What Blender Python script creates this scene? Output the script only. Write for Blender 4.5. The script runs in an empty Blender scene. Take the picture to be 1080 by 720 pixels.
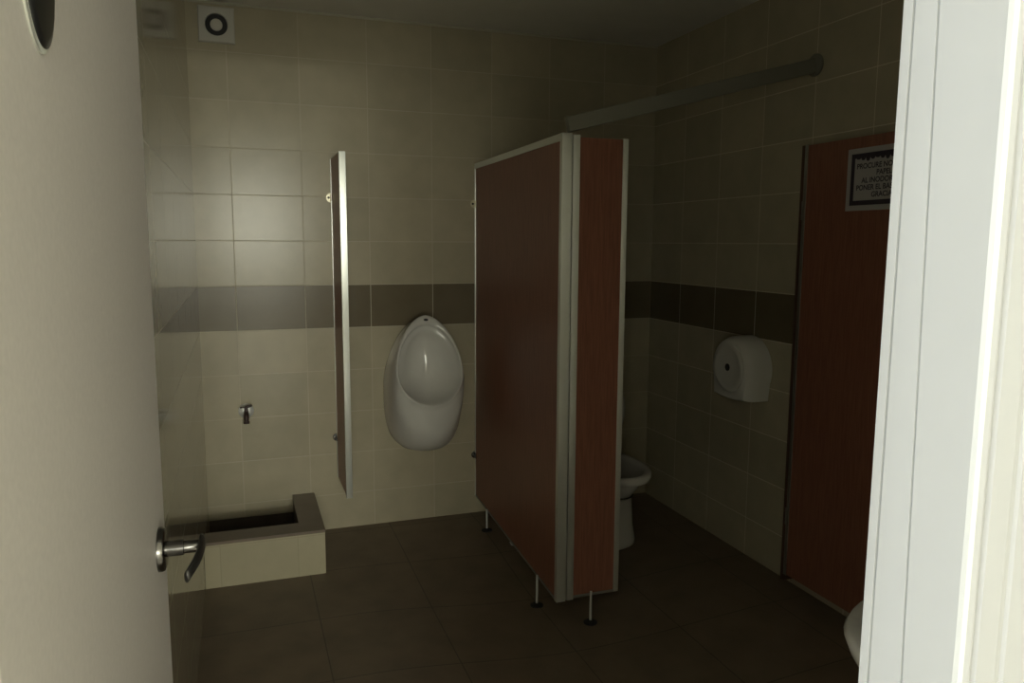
import bpy, bmesh, math, random
from mathutils import Vector, Matrix
random.seed(4)
SC = bpy.context.scene
COL = SC.collection
PI = math.pi

# ------------------------------------------------------------------ materials
def new_mat(name):
    m = bpy.data.materials.new(name); m.use_nodes = True
    nt = m.node_tree; b = nt.nodes['Principled BSDF']
    return m, nt, b

def simple(name, col, rough=.5, metal=0., spec=.5, noise=0., nscale=40., bump=0., stretch=(1, 1, 1)):
    m, nt, b = new_mat(name)
    b.inputs['Roughness'].default_value = rough
    b.inputs['Metallic'].default_value = metal
    b.inputs['Specular IOR Level'].default_value = spec
    b.inputs['Base Color'].default_value = (*col, 1)
    if noise or bump:
        tc = nt.nodes.new('ShaderNodeTexCoord'); mp = nt.nodes.new('ShaderNodeMapping')
        mp.inputs['Scale'].default_value = stretch
        nt.links.new(tc.outputs['Object'], mp.inputs['Vector'])
        n = nt.nodes.new('ShaderNodeTexNoise'); n.inputs['Scale'].default_value = nscale
        n.inputs['Detail'].default_value = 4
        nt.links.new(mp.outputs[0], n.inputs['Vector'])
        if noise:
            r = nt.nodes.new('ShaderNodeValToRGB')
            r.color_ramp.elements[0].position = .3; r.color_ramp.elements[1].position = .7
            r.color_ramp.elements[0].color = (*[c*(1-noise) for c in col], 1)
            r.color_ramp.elements[1].color = (*[min(1, c*(1+noise)) for c in col], 1)
            nt.links.new(n.outputs['Fac'], r.inputs['Fac'])
            nt.links.new(r.outputs[0], b.inputs['Base Color'])
        if bump:
            bp = nt.nodes.new('ShaderNodeBump'); bp.inputs['Strength'].default_value = bump
            bp.inputs['Distance'].default_value = .002
            nt.links.new(n.outputs['Fac'], bp.inputs['Height'])
            nt.links.new(bp.outputs[0], b.inputs['Normal'])
    return m

ROW0, TH, TW, X1 = 2.18, .201, .30, .1568     # tile grid measured on the walls
BAND0, BAND1 = ROW0-6*TH, ROW0-5*TH

def math_node(nt, op, a, b=None, c=None):
    n = nt.nodes.new('ShaderNodeMath'); n.operation = op
    for i, v in enumerate((a, b, c)):
        if v is None: continue
        if isinstance(v, (int, float)): n.inputs[i].default_value = v
        else: nt.links.new(v, n.inputs[i])
    return n.outputs[0]

def tile_mat(name, axis, origin, rough, band=True, light=(.49, .445, .325), dark=(.18, .15, .098), grout=(.565, .52, .405), bumpy=.25, grough=.45, ior=1.5, spec=.5):
    m, nt, b = new_mat(name)
    tc = nt.nodes.new('ShaderNodeTexCoord'); sp = nt.nodes.new('ShaderNodeSeparateXYZ')
    nt.links.new(tc.outputs['Object'], sp.inputs[0])
    u = math_node(nt, 'ADD', sp.outputs[axis], 30*TW - origin)
    v = math_node(nt, 'ADD', sp.outputs['Z'], 30*TH - ROW0)
    cb = nt.nodes.new('ShaderNodeCombineXYZ')
    nt.links.new(u, cb.inputs[0]); nt.links.new(v, cb.inputs[1])
    br = nt.nodes.new('ShaderNodeTexBrick')
    br.offset = 0; br.squash = 1; br.offset_frequency = 2; br.squash_frequency = 2
    nt.links.new(cb.outputs[0], br.inputs['Vector'])
    br.inputs['Scale'].default_value = 1
    br.inputs['Brick Width'].default_value = TW; br.inputs['Row Height'].default_value = TH
    br.inputs['Mortar Size'].default_value = .0018; br.inputs['Mortar Smooth'].default_value = .1
    br.inputs['Bias'].default_value = 0
    br.inputs['Color1'].default_value = (*[c*.94 for c in light], 1)
    br.inputs['Color2'].default_value = (*[c*1.06 for c in light], 1)
    br.inputs['Mortar'].default_value = (*grout, 1)
    br2 = nt.nodes.new('ShaderNodeTexBrick')
    br2.offset = 0; br2.squash = 1; br2.offset_frequency = 2; br2.squash_frequency = 2
    nt.links.new(cb.outputs[0], br2.inputs['Vector'])
    for k in ('Scale', 'Brick Width', 'Row Height', 'Mortar Size', 'Mortar Smooth', 'Bias'):
        br2.inputs[k].default_value = br.inputs[k].default_value
    br2.inputs['Color1'].default_value = (*[c*.94 for c in dark], 1)
    br2.inputs['Color2'].default_value = (*[c*1.06 for c in dark], 1)
    br2.inputs['Mortar'].default_value = (*grout, 1)
    inb = math_node(nt, 'MULTIPLY', math_node(nt, 'GREATER_THAN', sp.outputs['Z'], BAND0),
                    math_node(nt, 'LESS_THAN', sp.outputs['Z'], BAND1))
    if not band: inb = math_node(nt, 'MULTIPLY', inb, 0.)
    mx = nt.nodes.new('ShaderNodeMix'); mx.data_type = 'RGBA'
    nt.links.new(inb, mx.inputs[0]); nt.links.new(br.outputs['Color'], mx.inputs[6]); nt.links.new(br2.outputs['Color'], mx.inputs[7])
    n = nt.nodes.new('ShaderNodeTexNoise'); n.inputs['Scale'].default_value = 9; n.inputs['Detail'].default_value = 5
    nt.links.new(tc.outputs['Object'], n.inputs['Vector'])
    fac = math_node(nt, 'MULTIPLY_ADD', n.outputs['Fac'], .3, .85)
    hs = nt.nodes.new('ShaderNodeHueSaturation'); nt.links.new(mx.outputs[2], hs.inputs['Color']); nt.links.new(fac, hs.inputs['Value'])
    nt.links.new(hs.outputs[0], b.inputs['Base Color'])
    b.inputs['Specular IOR Level'].default_value = spec
    b.inputs['IOR'].default_value = ior
    rr = math_node(nt, 'MULTIPLY_ADD', br.outputs['Fac'], grough, rough)
    nt.links.new(rr, b.inputs['Roughness'])
    bp = nt.nodes.new('ShaderNodeBump'); bp.inputs['Strength'].default_value = bumpy; bp.inputs['Distance'].default_value = .002
    bp.invert = True
    nt.links.new(br.outputs['Fac'], bp.inputs['Height']); nt.links.new(bp.outputs[0], b.inputs['Normal'])
    return m

def floor_mat():
    m, nt, b = new_mat('floor_tiles')
    tc = nt.nodes.new('ShaderNodeTexCoord'); sp = nt.nodes.new('ShaderNodeSeparateXYZ')
    nt.links.new(tc.outputs['Object'], sp.inputs[0])
    cb = nt.nodes.new('ShaderNodeCombineXYZ')
    nt.links.new(math_node(nt, 'ADD', sp.outputs['X'], 8.4-.405), cb.inputs[0])
    nt.links.new(math_node(nt, 'ADD', sp.outputs['Y'], 8.4+.06), cb.inputs[1])
    br = nt.nodes.new('ShaderNodeTexBrick'); br.offset = 0; br.squash = 1
    nt.links.new(cb.outputs[0], br.inputs['Vector'])
    br.inputs['Scale'].default_value = 1; br.inputs['Brick Width'].default_value = .42; br.inputs['Row Height'].default_value = .42
    br.inputs['Mortar Size'].default_value = .002; br.inputs['Bias'].default_value = 0
    br.inputs['Color1'].default_value = (.205, .16, .112, 1); br.inputs['Color2'].default_value = (.225, .175, .125, 1)
    br.inputs['Mortar'].default_value = (.115, .09, .068, 1)
    n = nt.nodes.new('ShaderNodeTexNoise'); n.inputs['Scale'].default_value = 7; n.inputs['Detail'].default_value = 6
    nt.links.new(tc.outputs['Object'], n.inputs['Vector'])
    fac = math_node(nt, 'MULTIPLY_ADD', n.outputs['Fac'], .7, .65)
    hs = nt.nodes.new('ShaderNodeHueSaturation'); nt.links.new(br.outputs['Color'], hs.inputs['Color']); nt.links.new(fac, hs.inputs['Value'])
    nt.links.new(hs.outputs[0], b.inputs['Base Color'])
    b.inputs['Roughness'].default_value = .45; b.inputs['Specular IOR Level'].default_value = .35
    return m

M = {}
M['tile_back'] = tile_mat('tile_back_wall', 'X', X1, .22, spec=.25)
M['tile_side'] = tile_mat('tile_side_wall', 'Y', .004, .11, bumpy=.03, grough=.05, ior=1.36, grout=(.74, .69, .56))
M['tile_curb'] = tile_mat('tile_curb', 'X', .06, .3, band=False, light=(.44, .40, .275), grout=(.40, .36, .25))
M['brown_tile'] = simple('brown_coping_tile', (.19, .145, .11), .35, noise=.12, nscale=14)
M['dirty_shaded_tile'] = simple('stained_shaded_basin_tile', (.085, .066, .052), .5, noise=.25, nscale=10)  # dark for dirt and for the shade deep in the basin
M['floor'] = floor_mat()
M['ceiling'] = simple('ceiling_plaster', (.92, .92, .88), .8, noise=.03, nscale=5, bump=.2)
M['cornice'] = simple('ceiling_edge', (.56, .54, .45), .7)
M['white_paint'] = simple('white_frame_paint', (.66, .68, .68), .35, noise=.01, nscale=20)
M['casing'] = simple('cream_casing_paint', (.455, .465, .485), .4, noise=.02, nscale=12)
M['cream'] = simple('cream_wall', (.80, .79, .67), .6, noise=.02, nscale=8)
M['door_paint'] = simple('door_paint', (.78, .735, .70), .45, noise=.03, nscale=160, bump=.05)
M['laminate'] = simple('cherry_laminate', (.285, .122, .080), .38, spec=.4, noise=.16, nscale=26, stretch=(6, 6, .35))
def brushed(name, col, rough, aniso):
    m, nt, b = new_mat(name)
    b.inputs['Base Color'].default_value = (*col, 1); b.inputs['Metallic'].default_value = .7
    b.inputs['Roughness'].default_value = rough; b.inputs['Anisotropic'].default_value = aniso
    tg = nt.nodes.new('ShaderNodeTangent'); tg.direction_type = 'RADIAL'; tg.axis = 'Z'
    b.inputs['Anisotropic Rotation'].default_value = 0.
    nt.links.new(tg.outputs[0], b.inputs['Tangent'])
    return m
M['alu'] = brushed('brushed_aluminium', (.80, .82, .77), .33, 1.0)
M['alu_dull'] = simple('dull_aluminium', (.42, .43, .40), .42, metal=.75)
M['chrome'] = simple('chrome', (.72, .72, .72), .12, metal=1.)
M['chrome_dark'] = simple('smoked_metal', (.16, .155, .15), .22, metal=1.)
M['lever'] = simple('dark_lever', (.05, .048, .045), .3, metal=.6)
M['ceramic'] = simple('white_ceramic', (.74, .73, .69), .09, noise=.01, nscale=6)
M['plastic'] = simple('white_plastic', (.72, .72, .69), .3)
M['fan_plastic'] = simple('fan_plastic', (.62, .61, .55), .4)
M['dark'] = simple('dark_plastic', (.018, .018, .018), .3)
M['dark_rubber'] = simple('black_rubber', (.02, .02, .02), .6)
M['seat'] = simple('seat_plastic', (.62, .62, .58), .25)
M['paper'] = simple('paper', (.70, .70, .68), .6)
M['sign_paper'] = simple('grey_notice_paper', (.50, .49, .49), .6)
M['ink'] = simple('printed_ink', (.045, .035, .055), .6)
M['brass'] = simple('pale_brass_tab', (.72, .68, .52), .35, metal=.5)
M['plate'] = simple('plated_disc', (.80, .81, .79), .3, metal=.35)
M['tap_dark'] = simple('tap_dark', (.05, .03, .028), .35)
M['post'] = simple('dark_post', (.10, .055, .04), .5)
M['water'] = simple('toilet_water', (.12, .13, .12), .03)
M['corridor'] = simple('corridor_wall', (.76, .75, .69), .7)
M['bar'] = simple('painted_brace', (.225, .22, .18), .6)
M['corridor_floor'] = simple('corridor_floor', (.55, .52, .46), .4)

# ------------------------------------------------------------------ mesh helpers
def link(name, bm, mat, parent=None, smooth=False, bevel=0., seg=2):
    bmesh.ops.recalc_face_normals(bm, faces=bm.faces[:])
    if bevel:
        ed = [e for e in bm.edges if len(e.link_faces) == 2 and e.calc_face_angle(0) > .5]
        bmesh.ops.bevel(bm, geom=ed, offset=bevel, segments=seg, affect='EDGES', profile=.5, clamp_overlap=True)
    me = bpy.data.meshes.new(name); bm.to_mesh(me); bm.free()
    for mm in (mat if isinstance(mat, (list, tuple)) else [mat]): me.materials.append(mm)
    if smooth:
        for p in me.polygons: p.use_smooth = True
        if smooth == 'auto':
            me.set_sharp_from_angle(angle=math.radians(38))
    o = bpy.data.objects.new(name, me); COL.objects.link(o)
    if parent is not None:
        o.parent = parent
        o.matrix_parent_inverse = parent.matrix_basis.inverted()
    return o

def thing(name, label, cat, loc, group=None):
    o = bpy.data.objects.new(name, None); COL.objects.link(o)
    o.location = loc; o.empty_display_size = .05
    o['label'] = label; o['category'] = cat
    if group: o['group'] = group
    return o

def tag(o, label, cat, group=None):
    o['label'] = label; o['category'] = cat
    if group: o['group'] = group
    return o

def struct(o): o['kind'] = 'structure'; return o

def box(bm, x0, x1, y0, y1, z0, z1, mi=0):
    v = [bm.verts.new(p) for p in ((x0,y0,z0),(x1,y0,z0),(x1,y1,z0),(x0,y1,z0),(x0,y0,z1),(x1,y0,z1),(x1,y1,z1),(x0,y1,z1))]
    for f in ((0,3,2,1),(4,5,6,7),(0,1,5,4),(1,2,6,5),(2,3,7,6),(3,0,4,7)):
        bm.faces.new([v[i] for i in f]).material_index = mi
    return v

def hexa(bm, pts):
    v = [bm.verts.new(p) for p in pts]
    for f in ((0,3,2,1),(4,5,6,7),(0,1,5,4),(1,2,6,5),(2,3,7,6),(3,0,4,7)):
        bm.faces.new([v[i] for i in f])
    return v

def prism(bm, poly, z0, z1, fn=None):
    """poly in the plane; fn(a,b,h) -> point (default: x,y,z)."""
    fn = fn or (lambda a, b, h: (a, b, h))
    lo = [bm.verts.new(fn(a, b, z0)) for a, b in poly]; hi = [bm.verts.new(fn(a, b, z1)) for a, b in poly]
    n = len(poly)
    bm.faces.new(lo[::-1]); bm.faces.new(hi)
    for i in range(n): bm.faces.new((lo[i], lo[(i+1) % n], hi[(i+1) % n], hi[i]))

def rings(bm, rs, cap0=True, cap1=True):
    vs = [[bm.verts.new(p) for p in r] for r in rs]
    n = len(vs[0])
    for a, b in zip(vs, vs[1:]):
        for i in range(n): bm.faces.new((a[i], a[(i+1) % n], b[(i+1) % n], b[i]))
    if cap0: bm.faces.new(vs[0][::-1])
    if cap1: bm.faces.new(vs[-1])

def frame_of(d):
    d = Vector(d).normalized()
    a = Vector((0, 0, 1)) if abs(d.z) < .9 else Vector((1, 0, 0))
    u = d.cross(a).normalized(); w = u.cross(d).normalized()
    return d, u, w

def lathe(bm, base, axis, prof, n=32, cap0=True, cap1=True):
    """prof = [(distance along axis, radius)]"""
    d, u, w = frame_of(axis); base = Vector(base)
    rs = []
    for h, r in prof:
        rs.append([base + d*h + (u*math.cos(2*PI*i/n) + w*math.sin(2*PI*i/n))*max(r, 1e-4) for i in range(n)])
    rings(bm, rs, cap0, cap1)

def tube(bm, pts, rad, n=14):
    pts = [Vector(p) for p in pts]; rad = rad if isinstance(rad, (list, tuple)) else [rad]*len(pts)
    rs = []; pu = None
    for i, p in enumerate(pts):
        d = (pts[min(i+1, len(pts)-1)] - pts[max(i-1, 0)]).normalized()
        if pu is None: _, u, w = frame_of(d)
        else:
            u = (pu - d*pu.dot(d)).normalized(); w = d.cross(u)
        pu = u
        rs.append([p + (u*math.cos(2*PI*k/n) + w*math.sin(2*PI*k/n))*rad[i] for k in range(n)])
    rings(bm, rs)

def obj_box(name, dims, mat, parent=None, bevel=0.):
    bm = bmesh.new(); box(bm, *dims); return link(name, bm, mat, parent, bevel=bevel, smooth='auto' if bevel else False)

# ------------------------------------------------------------------ room
W, H = 2.256, 2.38
YD, YO = -3.18, -3.262           # room side / corridor side of the front wall
T = .12
XD = .645                        # right reveal of the doorway
XL = .034                        # left reveal of the doorway
HEAD = 2.03

def fz(x, y):                    # the floor falls a few centimetres to the middle
    def bell(t, a, m, b):
        if t <= a or t >= b: return 0.
        s = (t-a)/(m-a) if t < m else (b-t)/(b-m)
        return s*s*(3-2*s)
    sx = bell(x, .5, 1.27, W-.02)
    sy = min(1., max(0., (-y-.1)/.85)); sy = sy*sy*(3-2*sy)
    sy *= min(1., max(0., (3.1+y)/.8))
    return -.055*sx*sy

bm = bmesh.new()
NX, NY = 48, 64
gx = [-T + (W+2*T)*i/NX for i in range(NX+1)]; gy = [YD + (T-YD)*j/NY for j in range(NY+1)]
gv = [[bm.verts.new((x, y, fz(x, y))) for x in gx] for y in gy]
gb = [[bm.verts.new((x, y, -.16)) for x in gx] for y in gy]
for j in range(NY):
    for i in range(NX):
        bm.faces.new((gv[j][i], gv[j][i+1], gv[j+1][i+1], gv[j+1][i]))
        bm.faces.new((gb[j][i], gb[j+1][i], gb[j+1][i+1], gb[j][i+1]))
for i in range(NX):
    bm.faces.new((gv[0][i], gb[0][i], gb[0][i+1], gv[0][i+1])); bm.faces.new((gv[NY][i], gv[NY][i+1], gb[NY][i+1], gb[NY][i]))
for j in range(NY):
    bm.faces.new((gv[j][0], gv[j+1][0], gb[j+1][0], gb[j][0])); bm.faces.new((gv[j][NX], gb[j][NX], gb[j+1][NX], gv[j+1][NX]))
struct(link('floor', bm, M['floor'], smooth=False))

struct(obj_box('wall_back', (-T, W+T, 0, T, 0, H), M['tile_back']))
struct(obj_box('wall_left', (-T, 0, YD, 0, 0, H), M['tile_side']))
struct(obj_box('wall_right', (W, W+T, YD, 0, 0, H), M['tile_side']))
struct(obj_box('ceiling', (-T, W+T, YD, T, H, H+.1), M['ceiling']))
bm = bmesh.new()
box(bm, -2.6, -.03, YO, YD, 0, 2.7); box(bm, XD+.045, 3.4, YO, YD, 0, 2.7); box(bm, -.03, XD+.045, YO, YD, HEAD+.045, 2.7)
struct(link('wall_front', bm, M['cream']))
# thin plaster line where the tiles meet the ceiling
bm = bmesh.new(); box(bm, 0, W, -.006, 0, H-.009, H)
struct(link('trim_2', bm, M['cornice']))

# door frame: pressed profile with grooves, right jamb, left jamb and head
def jamb_profile(sign, x0, g=-3.2235, e=0.):
    p = [(0, YD), (0, YD-.0085), (.004, YD-.009), (.004, YD-.0105), (0, YD-.011), (0, g+.001), (.003, g+.0006), (.003, g-.0006), (0, g-.001),
         (0, -3.2655), (.0012, -3.2688), (.004, -3.2705), (.0085, -3.2712), (.0105, -3.2690), (.0135, -3.2685), (.016, -3.2712), (.034, -3.2718), (.0365, -3.2702), (.040, -3.2702), (.0425, -3.2722),
         (.066, -3.2722), (.070, -3.270), (.070, YO), (.045, YO), (.045, YD)]
    return [(x0+sign*a, b) for a, b in p]
bm = bmesh.new()
rings(bm, [[(a, b, 0.) for a, b in jamb_profile(1, XD, -3.2446)], [(a, b, HEAD) for a, b in jamb_profile(1, XD, -3.2009)]])
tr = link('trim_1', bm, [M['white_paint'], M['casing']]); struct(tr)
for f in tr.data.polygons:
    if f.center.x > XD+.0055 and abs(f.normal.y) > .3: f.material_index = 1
bm = bmesh.new(); prism(bm, [(XL-a if a else XL, b) for a, b in [(0, YD), (0, -3.2655), (.004, -3.2705), (.070, -3.2722), (.070, YO), (.064, YO), (.064, YD)]], 0, HEAD)
struct(link('trim_3', bm, M['white_paint']))
bm = bmesh.new(); box(bm, XL-.064, XD+.045, YO, YD, HEAD, HEAD+.045); box(bm, XL-.07, XD+.07, -3.2715, YO, HEAD, HEAD+.07)
struct(link('trim_4', bm, M['white_paint']))

# corridor outside: floor, ceiling, end wall with a broad unseen window added for the daylight
CY = -11.5
struct(obj_box('floor_corridor', (-2.6, 3.4, CY-.15, YD, -.16, -.001), M['corridor_floor']))
struct(obj_box('ceiling_corridor', (-2.6, 3.4, CY-.15, YD, 2.7, 2.8), M['corridor']))
VY0, VY1, VZ0, VZ1 = -4.8, -3.5, .9, 2.2
bm = bmesh.new()
box(bm, -2.75, -2.6, CY-.15, VY0, -.16, 2.8); box(bm, -2.75, -2.6, VY1, YD, -.16, 2.8)
box(bm, -2.75, -2.6, VY0, VY1, -.16, VZ0); box(bm, -2.75, -2.6, VY0, VY1, VZ1, 2.8)
struct(link('wall_corridor_left', bm, M['corridor']))
bm = bmesh.new()
for a in (VY0, (VY0+VY1)/2-.025, VY1-.05): box(bm, -2.72, -2.67, a, a+.05, VZ0, VZ1)
for a, b in ((VY0+.05, (VY0+VY1)/2-.025), ((VY0+VY1)/2+.025, VY1-.05)):
    for z in (VZ0, VZ1-.05): box(bm, -2.72, -2.67, a, b, z, z+.05)
struct(link('added_window_2', bm, M['white_paint']))  # unseen side window, added to brighten the door jamb
struct(obj_box('wall_corridor_right', (3.4, 3.55, CY-.15, YD, -.16, 2.8), M['corridor']))
WX0, WX1, WZ0, WZ1 = -1.9, 2.6, .60, 2.6
bm = bmesh.new()
box(bm, -2.6, WX0, CY-.15, CY, 0, 2.7); box(bm, WX1, 3.4, CY-.15, CY, 0, 2.7)
box(bm, WX0, WX1, CY-.15, CY, 0, WZ0); box(bm, WX0, WX1, CY-.15, CY, WZ1, 2.7)
struct(link('wall_corridor_end', bm, M['corridor']))
bm = bmesh.new()
for a in (WX0, (WX0+WX1)/2-.025, WX1-.05): box(bm, a, a+.05, CY-.11, CY-.06, WZ0, WZ1)
for a, b in ((WX0+.05, (WX0+WX1)/2-.025), ((WX0+WX1)/2+.025, WX1-.05)):
    for z in (WZ0, WZ1-.05): box(bm, a, b, CY-.11, CY-.06, z, z+.05)
struct(link('added_window_1', bm, M['white_paint']))

# ------------------------------------------------------------------ entrance door (open against the left wall)
TH_D = math.radians(2.0)
LX, LY = .0583, -2.4985
dd = Vector((math.sin(TH_D), math.cos(TH_D), 0)); dn = Vector((math.cos(TH_D), -math.sin(TH_D), 0)); LP = Vector((LX, LY, 0))
def D(s, n, z): return LP + dd*s + dn*n + Vector((0, 0, z))
DW = .672
bm = bmesh.new()
hexa(bm, [D(-DW,-.03,.01), D(-DW,0,.01), D(0,0,.01), D(0,-.03,.01), D(-DW,-.03,2.015), D(-DW,0,2.015), D(0,0,2.015), D(0,-.03,2.015)])
door = struct(link('door_1', bm, M['door_paint'], bevel=.002))
HS, HZ = -.066, .967
bm = bmesh.new(); lathe(bm, D(HS, .0003, HZ), dn, [(0, .0295), (.004, .0295), (.0075, .028), (.009, .024), (.009, .012)], 40)
hd = link('lever_handle', bm, M['chrome_dark'], door, smooth='auto'); hd['label'] = 'smoked metal lever handle on round rose'
bm = bmesh.new(); lathe(bm, D(HS, .009, HZ), dn, [(0, .0105), (.022, .0105), (.0225, .0085), (.043, .0085), (.0445, .0078)], 28)
link('spindle_neck', bm, M['chrome_dark'], hd, smooth='auto')
bm = bmesh.new()
lv = []
for k in range(15):
    t = k/14
    lv.append((D(HS+.006-.086*t, .0535-.012*t**2.0+.002*math.sin(t*PI), HZ+.003-.012*t*t), .0115*(1-.3*t)))
rs = []
for i, (p, r) in enumerate(lv):
    q = (lv[min(i+1, 14)][0]-lv[max(i-1, 0)][0]).normalized()
    up = Vector((0, 0, 1)); sd = q.cross(up).normalized()
    rs.append([p + sd*(r*.42*math.cos(2*PI*k/16)) + up*(r*1.0*math.sin(2*PI*k/16)) for k in range(16)])
rings(bm, rs)
link('lever', bm, M['lever'], hd, smooth=True)
# oval plaque at eye height on the door
PS, PZ = -.494, 1.587
def oval_ring(a, b, n, k=48): return [D(PS+a*math.cos(2*PI*i/k), n, PZ+b*math.sin(2*PI*i/k)) for i in range(k)]
bm = bmesh.new(); rings(bm, [oval_ring(.046, .077, .0003), oval_ring(.046, .077, .002), oval_ring(.0435, .0745, .003)])
pl = link('oval_plaque', bm, M['alu'], door, smooth='auto'); pl['label'] = 'black oval plaque with pale rim on the door'
bm = bmesh.new(); rings(bm, [oval_ring(.0425, .0735, .003), oval_ring(.0425, .0735, .004), oval_ring(.036, .066, .0055), oval_ring(.015, .03, .006)])
link('plaque_face', bm, M['dark'], pl, smooth=True)

# ------------------------------------------------------------------ mop basin in the corner
mb = thing('mop_basin', 'low tiled corner basin with brown coping under the wall tap', 'basin', (.235, -.25, 0))
CX, CYF, CZ = .469, -.501, .19
bm = bmesh.new()
box(bm, .001, CX, CYF, CYF+.10, 0, CZ-.012); box(bm, CX-.09, CX, CYF+.10, -.001, 0, CZ-.012)
link('curb', bm, M['tile_curb'], mb)
bm = bmesh.new()
box(bm, .001, CX+.002, CYF-.002, CYF+.112, CZ-.012, CZ); box(bm, CX-.098, CX+.002, CYF+.112, -.001, CZ-.012, CZ)
link('coping', bm, M['brown_tile'], mb)
bm = bmesh.new(); box(bm, .001, CX-.09, CYF+.10, -.001, 0, .05); link('basin_bottom', bm, M['dirty_shaded_tile'], mb)
bm = bmesh.new(); box(bm, .001, CX-.09, CYF+.10, CYF+.106, .05, CZ-.012); box(bm, CX-.096, CX-.09, CYF+.106, -.001, .05, CZ-.012); box(bm, .001, CX-.096, -.007, -.001, .05, .105)  # last strip, on the back wall, is dark to stand in for shade
link('lining_with_shade_strip', bm, M['dirty_shaded_tile'], mb)
bm = bmesh.new(); lathe(bm, (.19, -.2, .05), (0, 0, 1), [(0, .03), (.003, .03), (.004, .026)], 24); link('drain', bm, M['chrome'], mb, smooth='auto')

# tap
tp = thing('wall_tap', 'small dark tap on a pale round plate above the corner basin', 'tap', (.18, 0, .607))
bm = bmesh.new(); lathe(bm, (.18, -.0005, .607), (0, -1, 0), [(0, .034), (.003, .034), (.009, .028), (.011, .014)], 32)
link('escutcheon', bm, M['plate'], tp, smooth='auto')
bm = bmesh.new(); tube(bm, [(.18, -.008, .607), (.18, -.04, .607), (.18, -.058, .603), (.18, -.068, .592), (.18, -.070, .582), (.18, -.070, .570)], [.010, .010, .012, .012, .011, .010]); lathe(bm, (.18, -.07, .574), (0, 0, -1), [(0, .011), (.002, .0135), (.011, .0135)], 20)
link('spout', bm, M['tap_dark'], tp, smooth='auto')
bm = bmesh.new(); lathe(bm, (.18, -.05, .61), (0, 0, 1), [(0, .009), (.018, .008), (.022, .007)], 16)
tube(bm, [(.155, -.05, .632), (.18, -.05, .634), (.206, -.05, .640)], [.005, .007, .005], 10)
link('tap_handle', bm, M['tap_dark'], tp, smooth='auto')

# extractor fan high on the back wall
FX, FZ, FH = .122, 2.285, .073
fan = thing('extractor_fan', 'square cream extractor fan with dark ring high on back wall', 'fan', (FX, 0, FZ))
def ringpts(r, y, sq=None, n=48):
    out = []
    for i in range(n):
        a = 2*PI*i/n; c, s = math.cos(a), math.sin(a)
        k = r if sq is None else sq/max(abs(c), abs(s))
        out.append((FX+k*c, y, FZ+k*s))
    return out
bm = bmesh.new()
rings(bm, [ringpts(0, -.0005, FH), ringpts(0, -.016, FH), ringpts(0, -.020, FH-.004), ringpts(.050, -.020), ringpts(.046, -.019), ringpts(.045, -.004)], True, True)
link('fan_plate', bm, M['fan_plastic'], fan, smooth='auto')
bm = bmesh.new(); rings(bm, [ringpts(.0445, -.0045), ringpts(.0445, -.008), ringpts(.0265, -.008)], False, True); link('dark_grille', bm, M['dark'], fan)
bm = bmesh.new(); lathe(bm, (FX, -.008, FZ), (0, -1, 0), [(0, .0245), (.006, .0245), (.009, .021), (.010, .015)], 36); link('hub_cover', bm, M['fan_plastic'], fan, smooth='auto')

# ------------------------------------------------------------------ urinal
UX = .980
ur = thing('wall_urinal', 'white ceramic oval urinal hung on back wall below dark band', 'urinal', (UX, 0, .38))
def egg(cx, zb, zt, hw, zw, yf, n=64, pw=2.0, pwb=2.0):
    """closed outline in x-z: widest (half-width hw) at height zw; yf(z) gives the depth."""
    out = []
    for i in range(n):
        a = 2*PI*i/n; c, s = math.cos(a), math.sin(a)
        p = pw if s >= 0 else pwb
        x = cx + hw*math.copysign(abs(c)**(2/p), c)
        z = zw + (zt-zw if s >= 0 else zw-zb)*math.copysign(abs(s)**(2/p), s)
        out.append((x, yf(z), z))
    return out
def rimy(z): return -.165 - .155*(1.035-z)/.42       # leaning rim plane
R_OUT = dict(zb=.634, zt=1.038, hw=.157, zw=.785, pw=1.78)
body = []
body.append(egg(UX, .385, 1.005, .172, .69, lambda z: -.001, pw=1.7, pwb=3.2))
body.append(egg(UX, .382, 1.008, .175, .69, lambda z: -.03, pw=1.7, pwb=3.2))
body.append(egg(UX, .385, 1.015, .176, .70, lambda z: -.075-.035*(1.0-z)/.6, pw=1.72, pwb=3.0))
body.append(egg(UX, .405, 1.024, .173, .715, lambda z: -.115-.095*(1.0-z)/.6, pw=1.74, pwb=2.7))
body.append(egg(UX, .455, 1.030, .169, .74, lambda z: -.14-.145*(1.0-z)/.55, pw=1.76, pwb=2.1))
body.append(egg(UX, .530, 1.034, .163, .77, lambda z: -.155-.165*(1.03-z)/.5, pw=1.78, pwb=2.0))
body.append(egg(UX, .608, 1.037, .159, .78, lambda z: rimy(z)+.012, pw=1.78, pwb=2.0))
body.append(egg(UX, yf=lambda z: rimy(z)-.001, **R_OUT))
body.append(egg(UX, .638, 1.031, .153, .785, lambda z: rimy(z)-.006, pw=1.8))
body.append(egg(UX, .642, 1.008, .149, .785, lambda z: rimy(z)-.005, pw=1.85))
body.append(egg(UX, .645, .992, .147, .785, lambda z: rimy(z)+.004, pw=1.9))
body.append(egg(UX, .650, .986, .144, .785, lambda z: rimy(z)+.03))
body.append(egg(UX, .656, .975, .132, .785, lambda z: -.165-.085*(1.0-z)/.36))
body.append(egg(UX, .672, .950, .100, .785, lambda z: -.115-.085*(1.0-z)/.34))
body.append(egg(UX, .700, .910, .062, .78, lambda z: -.075-.075*(1.0-z)/.32))
body.append(egg(UX, .740, .850, .024, .78, lambda z: -.062-.055*(1.0-z)/.3))
bm = bmesh.new(); rings(bm, body); link('bowl', bm, M['ceramic'], ur, smooth=True)
bm = bmesh.new(); lathe(bm, (UX, rimy(1.018)-.006, 1.018), (0, -1, .35), [(0, .011), (.002, .011), (.003, .008)], 20)
for v in bm.verts: v.co.z = 1.018+(v.co.z-1.018)*.5
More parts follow.
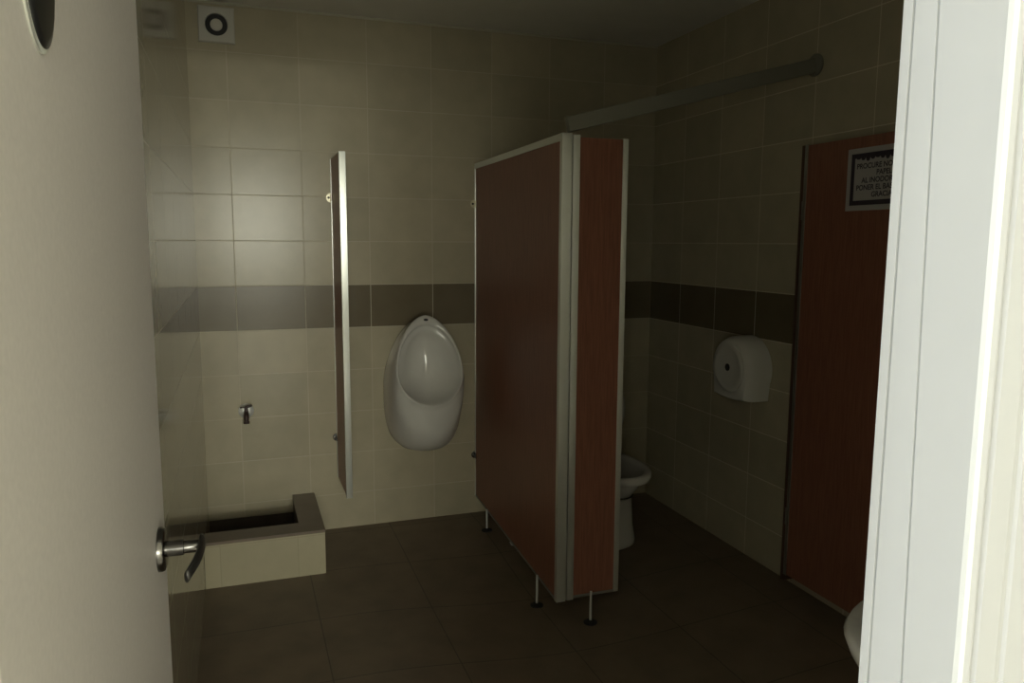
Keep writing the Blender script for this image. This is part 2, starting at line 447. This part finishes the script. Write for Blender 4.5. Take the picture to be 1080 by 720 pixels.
link('overflow_slot', bm, M['dark'], ur)
bm = bmesh.new(); lathe(bm, (UX, -.225, .655), (0, -.3, 1), [(0, .018), (.004, .018), (.006, .012)], 20); link('drain_cap', bm, M['chrome'], ur, smooth='auto')

# ------------------------------------------------------------------ panels
def convex_strip(bm, x0, x1, yf, yb, z0, z1, sag=.0007, n=10):
    """extruded edge profile whose front face (towards -y) is gently rounded"""
    xc, hw_ = (x0+x1)/2, (x1-x0)/2
    poly = [(x0, yb)] + [(xc+hw_*t, yf+sag*t*t) for t in [-1+2*i/n for i in range(n+1)]] + [(x1, yb)]
    prism(bm, poly, z0, z1)
# urinal screen
SX0, SX1, SZ0, SZ1, SY = .582, .608, .256, 1.747, -.335
us = thing('hanging_urinal_screen', 'narrow hanging urinal screen with bright metal front edge', 'screen', ((SX0+SX1)/2, 0, SZ0))
obj_box('screen_panel', (SX0+.003, SX1-.003, SY+.02, -.010, SZ0+.003, SZ1-.003), M['laminate'], us)
bm = bmesh.new()
convex_strip(bm, SX0, SX1, SY, SY+.020, SZ0, SZ1)
link('front_edge_strip', bm, M['alu'], us, smooth='auto')
bm = bmesh.new(); box(bm, SX0, SX1, -.010, -.001, SZ0, SZ1); link('wall_edge_strip', bm, M['alu'], us, bevel=.001)
bm = bmesh.new(); box(bm, SX0+.002, SX1-.002, SY+.020, -.010, SZ1-.003, SZ1); link('top_strip', bm, M['alu_dull'], us)
def wall_clip(parent, x, z, mat, r=.022):
    """half-round metal tab fixed to the wall with a screw, ears on the panel face"""
    bm = bmesh.new()
    poly = [(x, z-r)] + [(x-r*math.cos(a), z+r*math.sin(a)) for a in [(-.5+k/16)*PI for k in range(1, 16)]] + [(x, z+r)]
    prism(bm, poly, -.0045, -.0008, lambda a, b, h: (a, h, b))
    box(bm, x-.004, x-.0005, -.034, -.0045, z-r*.75, z+r*.75)
    o = link('wall_clip', bm, mat, parent, bevel=.0008)
    bm = bmesh.new(); lathe(bm, (x-r*.45, -.0045, z), (0, -1, 0), [(0, .0055), (.002, .005), (.003, .003)], 14)
    link('screw', bm, M['chrome_dark'], o, smooth='auto')
    return o
wall_clip(us, SX0, 1.573, M['brass']); wall_clip(us, SX0, .452, M['chrome_dark'], .018)

# toilet partition: side panel, front panel, posts, legs, brace
PY = -1.145
AX, BX, PT = 1.268, 1.241, .037            # left face at the wall / at the front, thickness
def PX(y): return AX + (BX-AX)*(y/PY)      # left face of the side panel
def pz(y): return .092 + (.045-.092)*(y/PY)
ZT = 1.752
tpn = thing('toilet_partition', 'red-brown toilet partition with metal edges on short legs', 'partition', (1.26, PY/2, 0))
def slab(y0, y1, inset, z0f, z1f):
    return [(PX(y0)+inset, y0, z0f(y0)), (PX(y0)+PT-inset, y0, z0f(y0)), (PX(y1)+PT-inset, y1, z0f(y1)), (PX(y1)+inset, y1, z0f(y1)),
            (PX(y0)+inset, y0, z1f(y0)), (PX(y0)+PT-inset, y0, z1f(y0)), (PX(y1)+PT-inset, y1, z1f(y1)), (PX(y1)+inset, y1, z1f(y1))]
bm = bmesh.new(); hexa(bm, slab(PY+.022, -.012, .004, lambda y: pz(y)+.004, lambda y: ZT-.022)); link('side_panel', bm, M['laminate'], tpn)
bm = bmesh.new(); convex_strip(bm, PX(PY), PX(PY)+PT, PY, PY+.022, pz(PY), ZT); link('corner_post', bm, M['alu'], tpn, smooth='auto')
bm = bmesh.new(); hexa(bm, slab(-.012, -.001, 0, pz, lambda y: ZT)); link('wall_channel', bm, M['alu'], tpn, bevel=.001)
bm = bmesh.new(); hexa(bm, slab(PY+.022, -.012, 0, lambda y: ZT-.026, lambda y: ZT)); link('top_rail', bm, M['alu'], tpn, bevel=.001)
bm = bmesh.new(); hexa(bm, slab(PY+.022, -.012, 0.001, pz, lambda y: pz(y)+.008)); link('bottom_rail', bm, M['alu_dull'], tpn)
wall_clip(tpn, AX, 1.560, M['brass'], .02); wall_clip(tpn, AX, .305, M['chrome_dark'], .018)
F0, F1 = 1.2835, 1.4975
obj_box('front_panel', (F0+.024, F1-.018, PY+.006, PY+.028, .058, ZT-.012), M['laminate'], tpn)
bm = bmesh.new(); convex_strip(bm, F0, F0+.026, PY+.001, PY+.032, .046, ZT-.004); link('hinge_side_strip', bm, M['alu'], tpn, smooth='auto')
bm = bmesh.new(); convex_strip(bm, F1-.020, F1, PY+.001, PY+.032, .052, ZT-.010); link('door_side_strip', bm, M['alu'], tpn, smooth='auto')
bm = bmesh.new(); box(bm, F0+.026, F1-.020, PY+.004, PY+.030, .050, .060); link('front_bottom_rail', bm, M['alu_dull'], tpn)
def leg(x, y, ztop):
    f = fz(x, y)
    bm = bmesh.new(); lathe(bm, (x, y, f+.008), (0, 0, 1), [(0, .0046), (ztop-f-.008, .0046)], 14)
    o = link('leg', bm, M['plate'], tpn, smooth='auto')
    bm = bmesh.new(); lathe(bm, (x, y, f), (0, 0, 1), [(0, .026), (.004, .026), (.009, .014), (.012, .008)], 20)
    link('foot', bm, M['dark_rubber'], o, smooth='auto')
    return o
leg(PX(-.25)-.008, -.25, pz(-.25)+.02); leg(PX(-.955)-.008, -.955, pz(-.955)+.02); leg(1.379, PY-.007, .072)
# brace bar from the top of the corner post up to the right wall
bm = bmesh.new()
a, b = Vector((1.262, PY+.012, 1.780)), Vector((W-.006, PY-.045, 2.043))
d = (b-a).normalized(); sd = d.cross(Vector((0, 0, 1))).normalized(); upv = sd.cross(d)
hw, hh = .014, .026
hexa(bm, [a-sd*hw-upv*hh, b-sd*hw-upv*hh, b+sd*hw-upv*hh, a+sd*hw-upv*hh, a-sd*hw+upv*hh, b-sd*hw+upv*hh, b+sd*hw+upv*hh, a+sd*hw+upv*hh])
br = link('brace_bar', bm, M['bar'], tpn, bevel=.002)
bm = bmesh.new(); lathe(bm, (W-.0005, PY-.045, 2.045), (-1, 0, 0), [(0, .042), (.004, .042), (.007, .036)], 24); link('wall_flange', bm, M['bar'], br, smooth='auto')

# ------------------------------------------------------------------ stall door, folded back against the right wall
sd_ = thing('stall_door', 'dark red stall door folded open along the right wall', 'door', (2.20, -1.18, 0))
DX0, DX1, DY0, DY1, DZ0, DZ1 = 2.186, 2.216, -1.86, -1.24, .062, 1.742
obj_box('door_panel', (DX0+.002, DX1-.002, DY0+.016, DY1-.016, DZ0+.003, DZ1-.003), M['laminate'], sd_)
bm = bmesh.new(); box(bm, DX0, DX1, DY1-.016, DY1, DZ0, DZ1); link('hinge_strip', bm, M['alu_dull'], sd_, bevel=.001)
bm = bmesh.new(); box(bm, DX0, DX1, DY0, DY0+.016, DZ0, DZ1); link('latch_strip', bm, M['alu_dull'], sd_, bevel=.001)
bm = bmesh.new(); box(bm, DX0+.006, W-.001, DY1+.003, DY1+.024, DZ0-.03, DZ1); link('hinge_post', bm, M['post'], sd_, bevel=.001)
for z in (.3, 1.5):
    bm = bmesh.new(); lathe(bm, (DX0+.012, DY1+.008, z-.035), (0, 0, 1), [(0, .007), (.07, .007)], 16); link('hinge', bm, M['alu_dull'], sd_, smooth='auto')
# notice on the door
nt_ = thing('paper_sign', 'white printed notice with dark border taped on the stall door', 'notice', (DX0, -1.60, 1.60))
NY0, NY1, NZ0, NZ1 = -1.790, -1.462, 1.490, 1.700
obj_box('sheet', (DX0-.0012, DX0-.0002, NY0, NY1, NZ0, NZ1), M['sign_paper'], nt_)
bm = bmesh.new(); xa, xb = DX0-.0017, DX0-.0013; e0, e1 = .018, .034
box(bm, xa, xb, NY0+e0, NY1-e0, NZ0+e0, NZ0+e1); box(bm, xa, xb, NY0+e0, NY1-e0, NZ1-e1, NZ1-e0)
box(bm, xa, xb, NY0+e0, NY0+e1, NZ0+e1, NZ1-e1); box(bm, xa, xb, NY1-e1, NY1-e0, NZ0+e1, NZ1-e1)
# flourish under the top border
for k in range(13):
    yc = NY1-.05-.021*k; hz = (.004, .008, .012, .007)[k % 4]
    prism(bm, [(yc-.0105, NZ1-e1+.001), (yc+.0105, NZ1-e1+.001), (yc+.006, NZ1-e1-hz*.8), (yc, NZ1-e1-hz), (yc-.006, NZ1-e1-hz*.8)], xa, xb, lambda p, q, h: (h, p, q))
link('border', bm, M['ink'], nt_)
cu = bpy.data.curves.new('lettering', 'FONT')
cu.body = 'PROCURE NO ECHAR\nPAPEL\nAL INODORO, NI\nPONER EL BASURERO\nGRACIAS'
cu.align_x = 'CENTER'; cu.align_y = 'CENTER'; cu.size = .0245; cu.space_line = .98; cu.offset = .0006
cu.materials.append(M['ink'])
tmp = bpy.data.objects.new('lettering_curve', cu); COL.objects.link(tmp)
dg = bpy.context.evaluated_depsgraph_get()
me = bpy.data.meshes.new_from_object(tmp.evaluated_get(dg)); me.name = 'lettering'
bpy.data.objects.remove(tmp); bpy.data.curves.remove(cu)
me.materials.clear(); me.materials.append(M['ink'])
lt = bpy.data.objects.new('lettering', me); COL.objects.link(lt)
lt.parent = nt_; lt.matrix_parent_inverse = nt_.matrix_basis.inverted()
lt.matrix_basis = Matrix.Translation((DX0-.0016, (NY0+NY1)/2, 1.590)) @ Matrix(((0, 0, -1, 0), (-1, 0, 0, 0), (0, 1, 0, 0), (0, 0, 0, 1)))

# ------------------------------------------------------------------ toilet
TX = 1.738
tl = thing('toilet', 'white floor toilet with raised seat inside the dark stall', 'toilet', (TX, -.45, fz(TX, -.5)))
def sup(cx, cy, hx, hyf, hyb, z, n=48, pf=2.0, pb=2.6, tilt=0.):
    out = []
    for i in range(n):
        a = 2*PI*i/n; c, s = math.cos(a), math.sin(a)
        p = pb if s > 0 else pf
        x = hx*math.copysign(abs(c)**(2/p), c); y = (hyb if s > 0 else hyf)*math.copysign(abs(s)**(2/p), s)
        out.append((cx+x, cy+y, z))
    return out
f0 = fz(TX, -.55)
cy = -.60
bowl = [sup(TX, -.44, .165, .20, .27, f0-.012, pf=2.8), sup(TX, -.44, .165, .20, .27, f0+.02, pf=2.8), sup(TX, -.44, .157, .192, .26, f0+.09, pf=2.6),
        sup(TX, -.44, .150, .19, .26, f0+.20, pf=2.5), sup(TX, -.46, .146, .195, .26, .30), sup(TX, -.53, .138, .20, .28, .312), sup(TX, -.58, .148, .20, .27, .326),
        sup(TX, cy, .158, .215, .27, .338), sup(TX, cy, .164, .220, .27, .352), sup(TX, cy, .163, .219, .27, .366), sup(TX, cy, .156, .212, .26, .374), sup(TX, cy, .132, .185, .21, .372),
        sup(TX, cy, .126, .178, .20, .355), sup(TX, cy, .112, .16, .175, .30), sup(TX, cy+.02, .08, .13, .12, .24), sup(TX, cy+.03, .05, .07, .07, .21)]
bm = bmesh.new(); rings(bm, bowl); link('bowl', bm, M['ceramic'], tl, smooth=True)
bm = bmesh.new(); rings(bm, [sup(TX, cy+.015, .090, .150, .135, .255), sup(TX, cy+.015, .090, .150, .135, .2565)]); link('bowl_water', bm, M['water'], tl)
bm = bmesh.new(); box(bm, TX-.19, TX+.19, -.255, -.06, .36, .72); link('tank', bm, M['ceramic'], tl, bevel=.025, smooth='auto')
bm = bmesh.new(); box(bm, TX-.2, TX+.2, -.265, -.055, .72, .755); tk = link('tank_lid', bm, M['ceramic'], tl, bevel=.01, smooth='auto')
bm = bmesh.new(); lathe(bm, (TX, -.16, .754), (0, 0, 1), [(0, .02), (.006, .02), (.009, .016)], 20); link('flush_button', bm, M['chrome'], tk, smooth='auto')
# seat ring and lid raised against the tank
def up_oval(hx, hz, zc, y, n=48): return [(TX+hx*math.cos(2*PI*i/n), y-.05*(1-(math.sin(2*PI*i/n)*hz+hz)/(2*hz))*.6, zc+hz*math.sin(2*PI*i/n)) for i in range(n)]
ZS = .575
bm = bmesh.new(); rings(bm, [up_oval(.185, .200, ZS, -.293), up_oval(.188, .203, ZS, -.301), up_oval(.182, .197, ZS, -.307)]); link('lid', bm, M['seat'], tl, smooth='auto')
bm = bmesh.new()
rr = [up_oval(.198, .203, ZS, -.315), up_oval(.202, .205, ZS, -.323), up_oval(.192, .196, ZS, -.331), up_oval(.136, .148, ZS-.005, -.331), up_oval(.128, .140, ZS-.005, -.323), up_oval(.133, .145, ZS-.005, -.315)]
rings(bm, rr+[rr[0]], False, False); bmesh.ops.remove_doubles(bm, verts=bm.verts[:], dist=1e-5)
link('seat_ring', bm, M['seat'], tl, smooth='auto')

# scrap of paper under the side panel
bm = bmesh.new(); bmesh.ops.create_icosphere(bm, subdivisions=3, radius=.028)
for v in bm.verts:
    k = 1+.35*math.sin(v.co.x*170+1)*math.sin(v.co.y*140)*math.cos(v.co.z*190)+random.uniform(-.10, .10)
    v.co = Vector((v.co.x*k*.9, v.co.y*k*1.5, v.co.z*k*.62))
zmin = min(v.co.z for v in bm.verts)
px_, py_ = 1.335, -.445
for v in bm.verts: v.co += Vector((px_, py_, fz(px_, py_)-zmin-.001))
tag(link('crumpled_paper', bm, M['paper'], smooth=False), 'small pale paper scrap on the floor under the partition', 'paper')

# ------------------------------------------------------------------ jumbo roll dispenser on the right wall
DCY, DCZ, DR = -.888, .843, .140
dp = thing('toilet_roll_dispenser', 'round white toilet roll dispenser on dark right wall', 'dispenser', (W, DCY, .70))
def disp_outline(r, x, zb, n=40):
    out = []
    for i in range(n+1):
        a = PI*(-.12 + 1.24*i/n)
        out.append((x, DCY+r*math.cos(a), DCZ+r*math.sin(a)))
    hwid = r*.86
    out.append((x, DCY-hwid, zb)); out.append((x, DCY-hwid*.5, zb-.006)); out.append((x, DCY, zb-.008)); out.append((x, DCY+hwid*.5, zb-.006)); out.append((x, DCY+hwid, zb))
    return out
bm = bmesh.new()
rings(bm, [disp_outline(DR, W-.001, .716), disp_outline(DR, W-.05, .716), disp_outline(DR-.002, W-.085, .717), disp_outline(DR-.012, W-.108, .721), disp_outline(DR-.020, W-.114, .726)])
dbo = link('housing', bm, M['plastic'], dp, smooth='auto')
bm = bmesh.new(); lathe(bm, (W-.1138, DCY, DCZ+.004), (-1, 0, 0), [(0, .104), (.006, .103), (.010, .097), (.011, .085), (.008, .078), (.008, .03)], 48)
fc = link('round_cover', bm, M['plastic'], dp, smooth='auto')
bm = bmesh.new(); lathe(bm, (W-.1215, DCY+.002, DCZ+.006), (-1, 0, 0), [(0, .016), (.0015, .016), (.002, .012)], 20); link('lock', bm, M['dark'], fc)

# ------------------------------------------------------------------ washbasin on the front wall, seen past the jamb
WBX, WBY = 1.325, -2.80
wb = thing('wall_mounted_washbasin', 'white rounded washbasin just beyond the right door jamb', 'washbasin', (WBX, YD, .60))
def WS(sx, sf, sb, z): return [(x, y, z_) for x, y, z_ in sup(WBX, WBY, sx, sb, sf, z, pf=3.4, pb=2.1)]
wr = [WS(.10, .05, .379, .60), WS(.15, .10, .379, .612), WS(.20, .145, .379, .64), WS(.235, .178, .379, .68), WS(.253, .194, .379, .712), WS(.260, .20, .379, .732), WS(.254, .194, .379, .743), WS(.225, .165, .20, .742),
      WS(.212, .152, .185, .732), WS(.19, .13, .16, .70), WS(.13, .09, .11, .66), WS(.05, .03, .04, .645)]
for r_ in wr:
    for i, (x, y, z) in enumerate(r_): r_[i] = (x, max(y, YD+.002), z)
bm = bmesh.new(); rings(bm, wr); bw = link('basin_bowl', bm, M['ceramic'], wb, smooth=True)
bm = bmesh.new(); tube(bm, [(WBX, YD+.06, .742), (WBX, YD+.06, .84), (WBX, YD+.075, .865), (WBX, YD+.12, .87), (WBX, YD+.16, .855), (WBX, YD+.165, .835)], .011); lathe(bm, (WBX, YD+.06, .741), (0, 0, 1), [(0, .022), (.01, .02), (.012, .012)], 20)
link('faucet', bm, M['chrome'], wb, smooth='auto')
bm = bmesh.new(); tube(bm, [(WBX, -2.86, .605), (WBX, -2.89, .47), (WBX, -2.97, .43), (WBX, -3.02, .42), (WBX, -3.06, .44), (WBX, -3.08, .49), (WBX, -3.11, .51), (WBX, YD+.002, .51)], .017)
link('trap', bm, M['chrome'], wb, smooth='auto')

# ------------------------------------------------------------------ light, sky, camera
P_BROAD, P_SPOT, P_SIDE = 352, 72, 66
wd = bpy.data.worlds.new('sky'); SC.world = wd; wd.use_nodes = True
bg = wd.node_tree.nodes['Background']; bg.inputs[0].default_value = (.88, .95, 1., 1); bg.inputs[1].default_value = .8
def area(name, loc, rot, sx, sy, power, col):
    l = bpy.data.lights.new(name, 'AREA'); l.shape = 'RECTANGLE'; l.size = sx; l.size_y = sy; l.energy = power; l.color = col
    o = bpy.data.objects.new(name, l); COL.objects.link(o); o.location = loc; o.rotation_euler = rot; return o
area('added_window_daylight', ((WX0+WX1)/2, CY-.17, (WZ0+WZ1)/2), (PI/2, 0, 0), WX1-WX0, WZ1-WZ0, P_BROAD, (.99, .98, .80))  # broad daylight lamp behind the added end window
area('added_highlight_strip', (.42, CY-.03, 1.69), (PI/2, 0, 0), 1.0, .15, P_SPOT, (1., .99, .84))  # unseen bright strip, added for highlights on metal edges and tiles
area('added_side_daylight', (-2.77, (VY0+VY1)/2, (VZ0+VZ1)/2), (0, -PI/2, 0), VZ1-VZ0, VY1-VY0, P_SIDE, (.96, 1., 1.06))  # lamp behind the added side window, for the jamb

cam = bpy.data.cameras.new('camera'); co = bpy.data.objects.new('camera', cam); COL.objects.link(co)
yaw, pit, rol = .3415, -.1286, .0053
fw = Vector((math.sin(yaw)*math.cos(pit), math.cos(yaw)*math.cos(pit), math.sin(pit)))
rt = Vector((math.cos(yaw), -math.sin(yaw), 0)); up = rt.cross(fw)
c_, s_ = math.cos(rol), math.sin(rol)
R0, R1 = c_*rt+s_*up, -s_*rt+c_*up
co.matrix_world = Matrix(((R0.x, R1.x, -fw.x, .1701), (R0.y, R1.y, -fw.y, -3.6485), (R0.z, R1.z, -fw.z, 1.377), (0, 0, 0, 1)))
cam.sensor_width = 36; cam.lens = 810.98/1080*36; cam.clip_start = .02
SC.camera = co
SC.view_settings.view_transform = 'Standard'; SC.view_settings.look = 'None'
SC.view_settings.gamma = 1; SC.view_settings.use_curve_mapping = False
SC.view_settings.exposure = .08
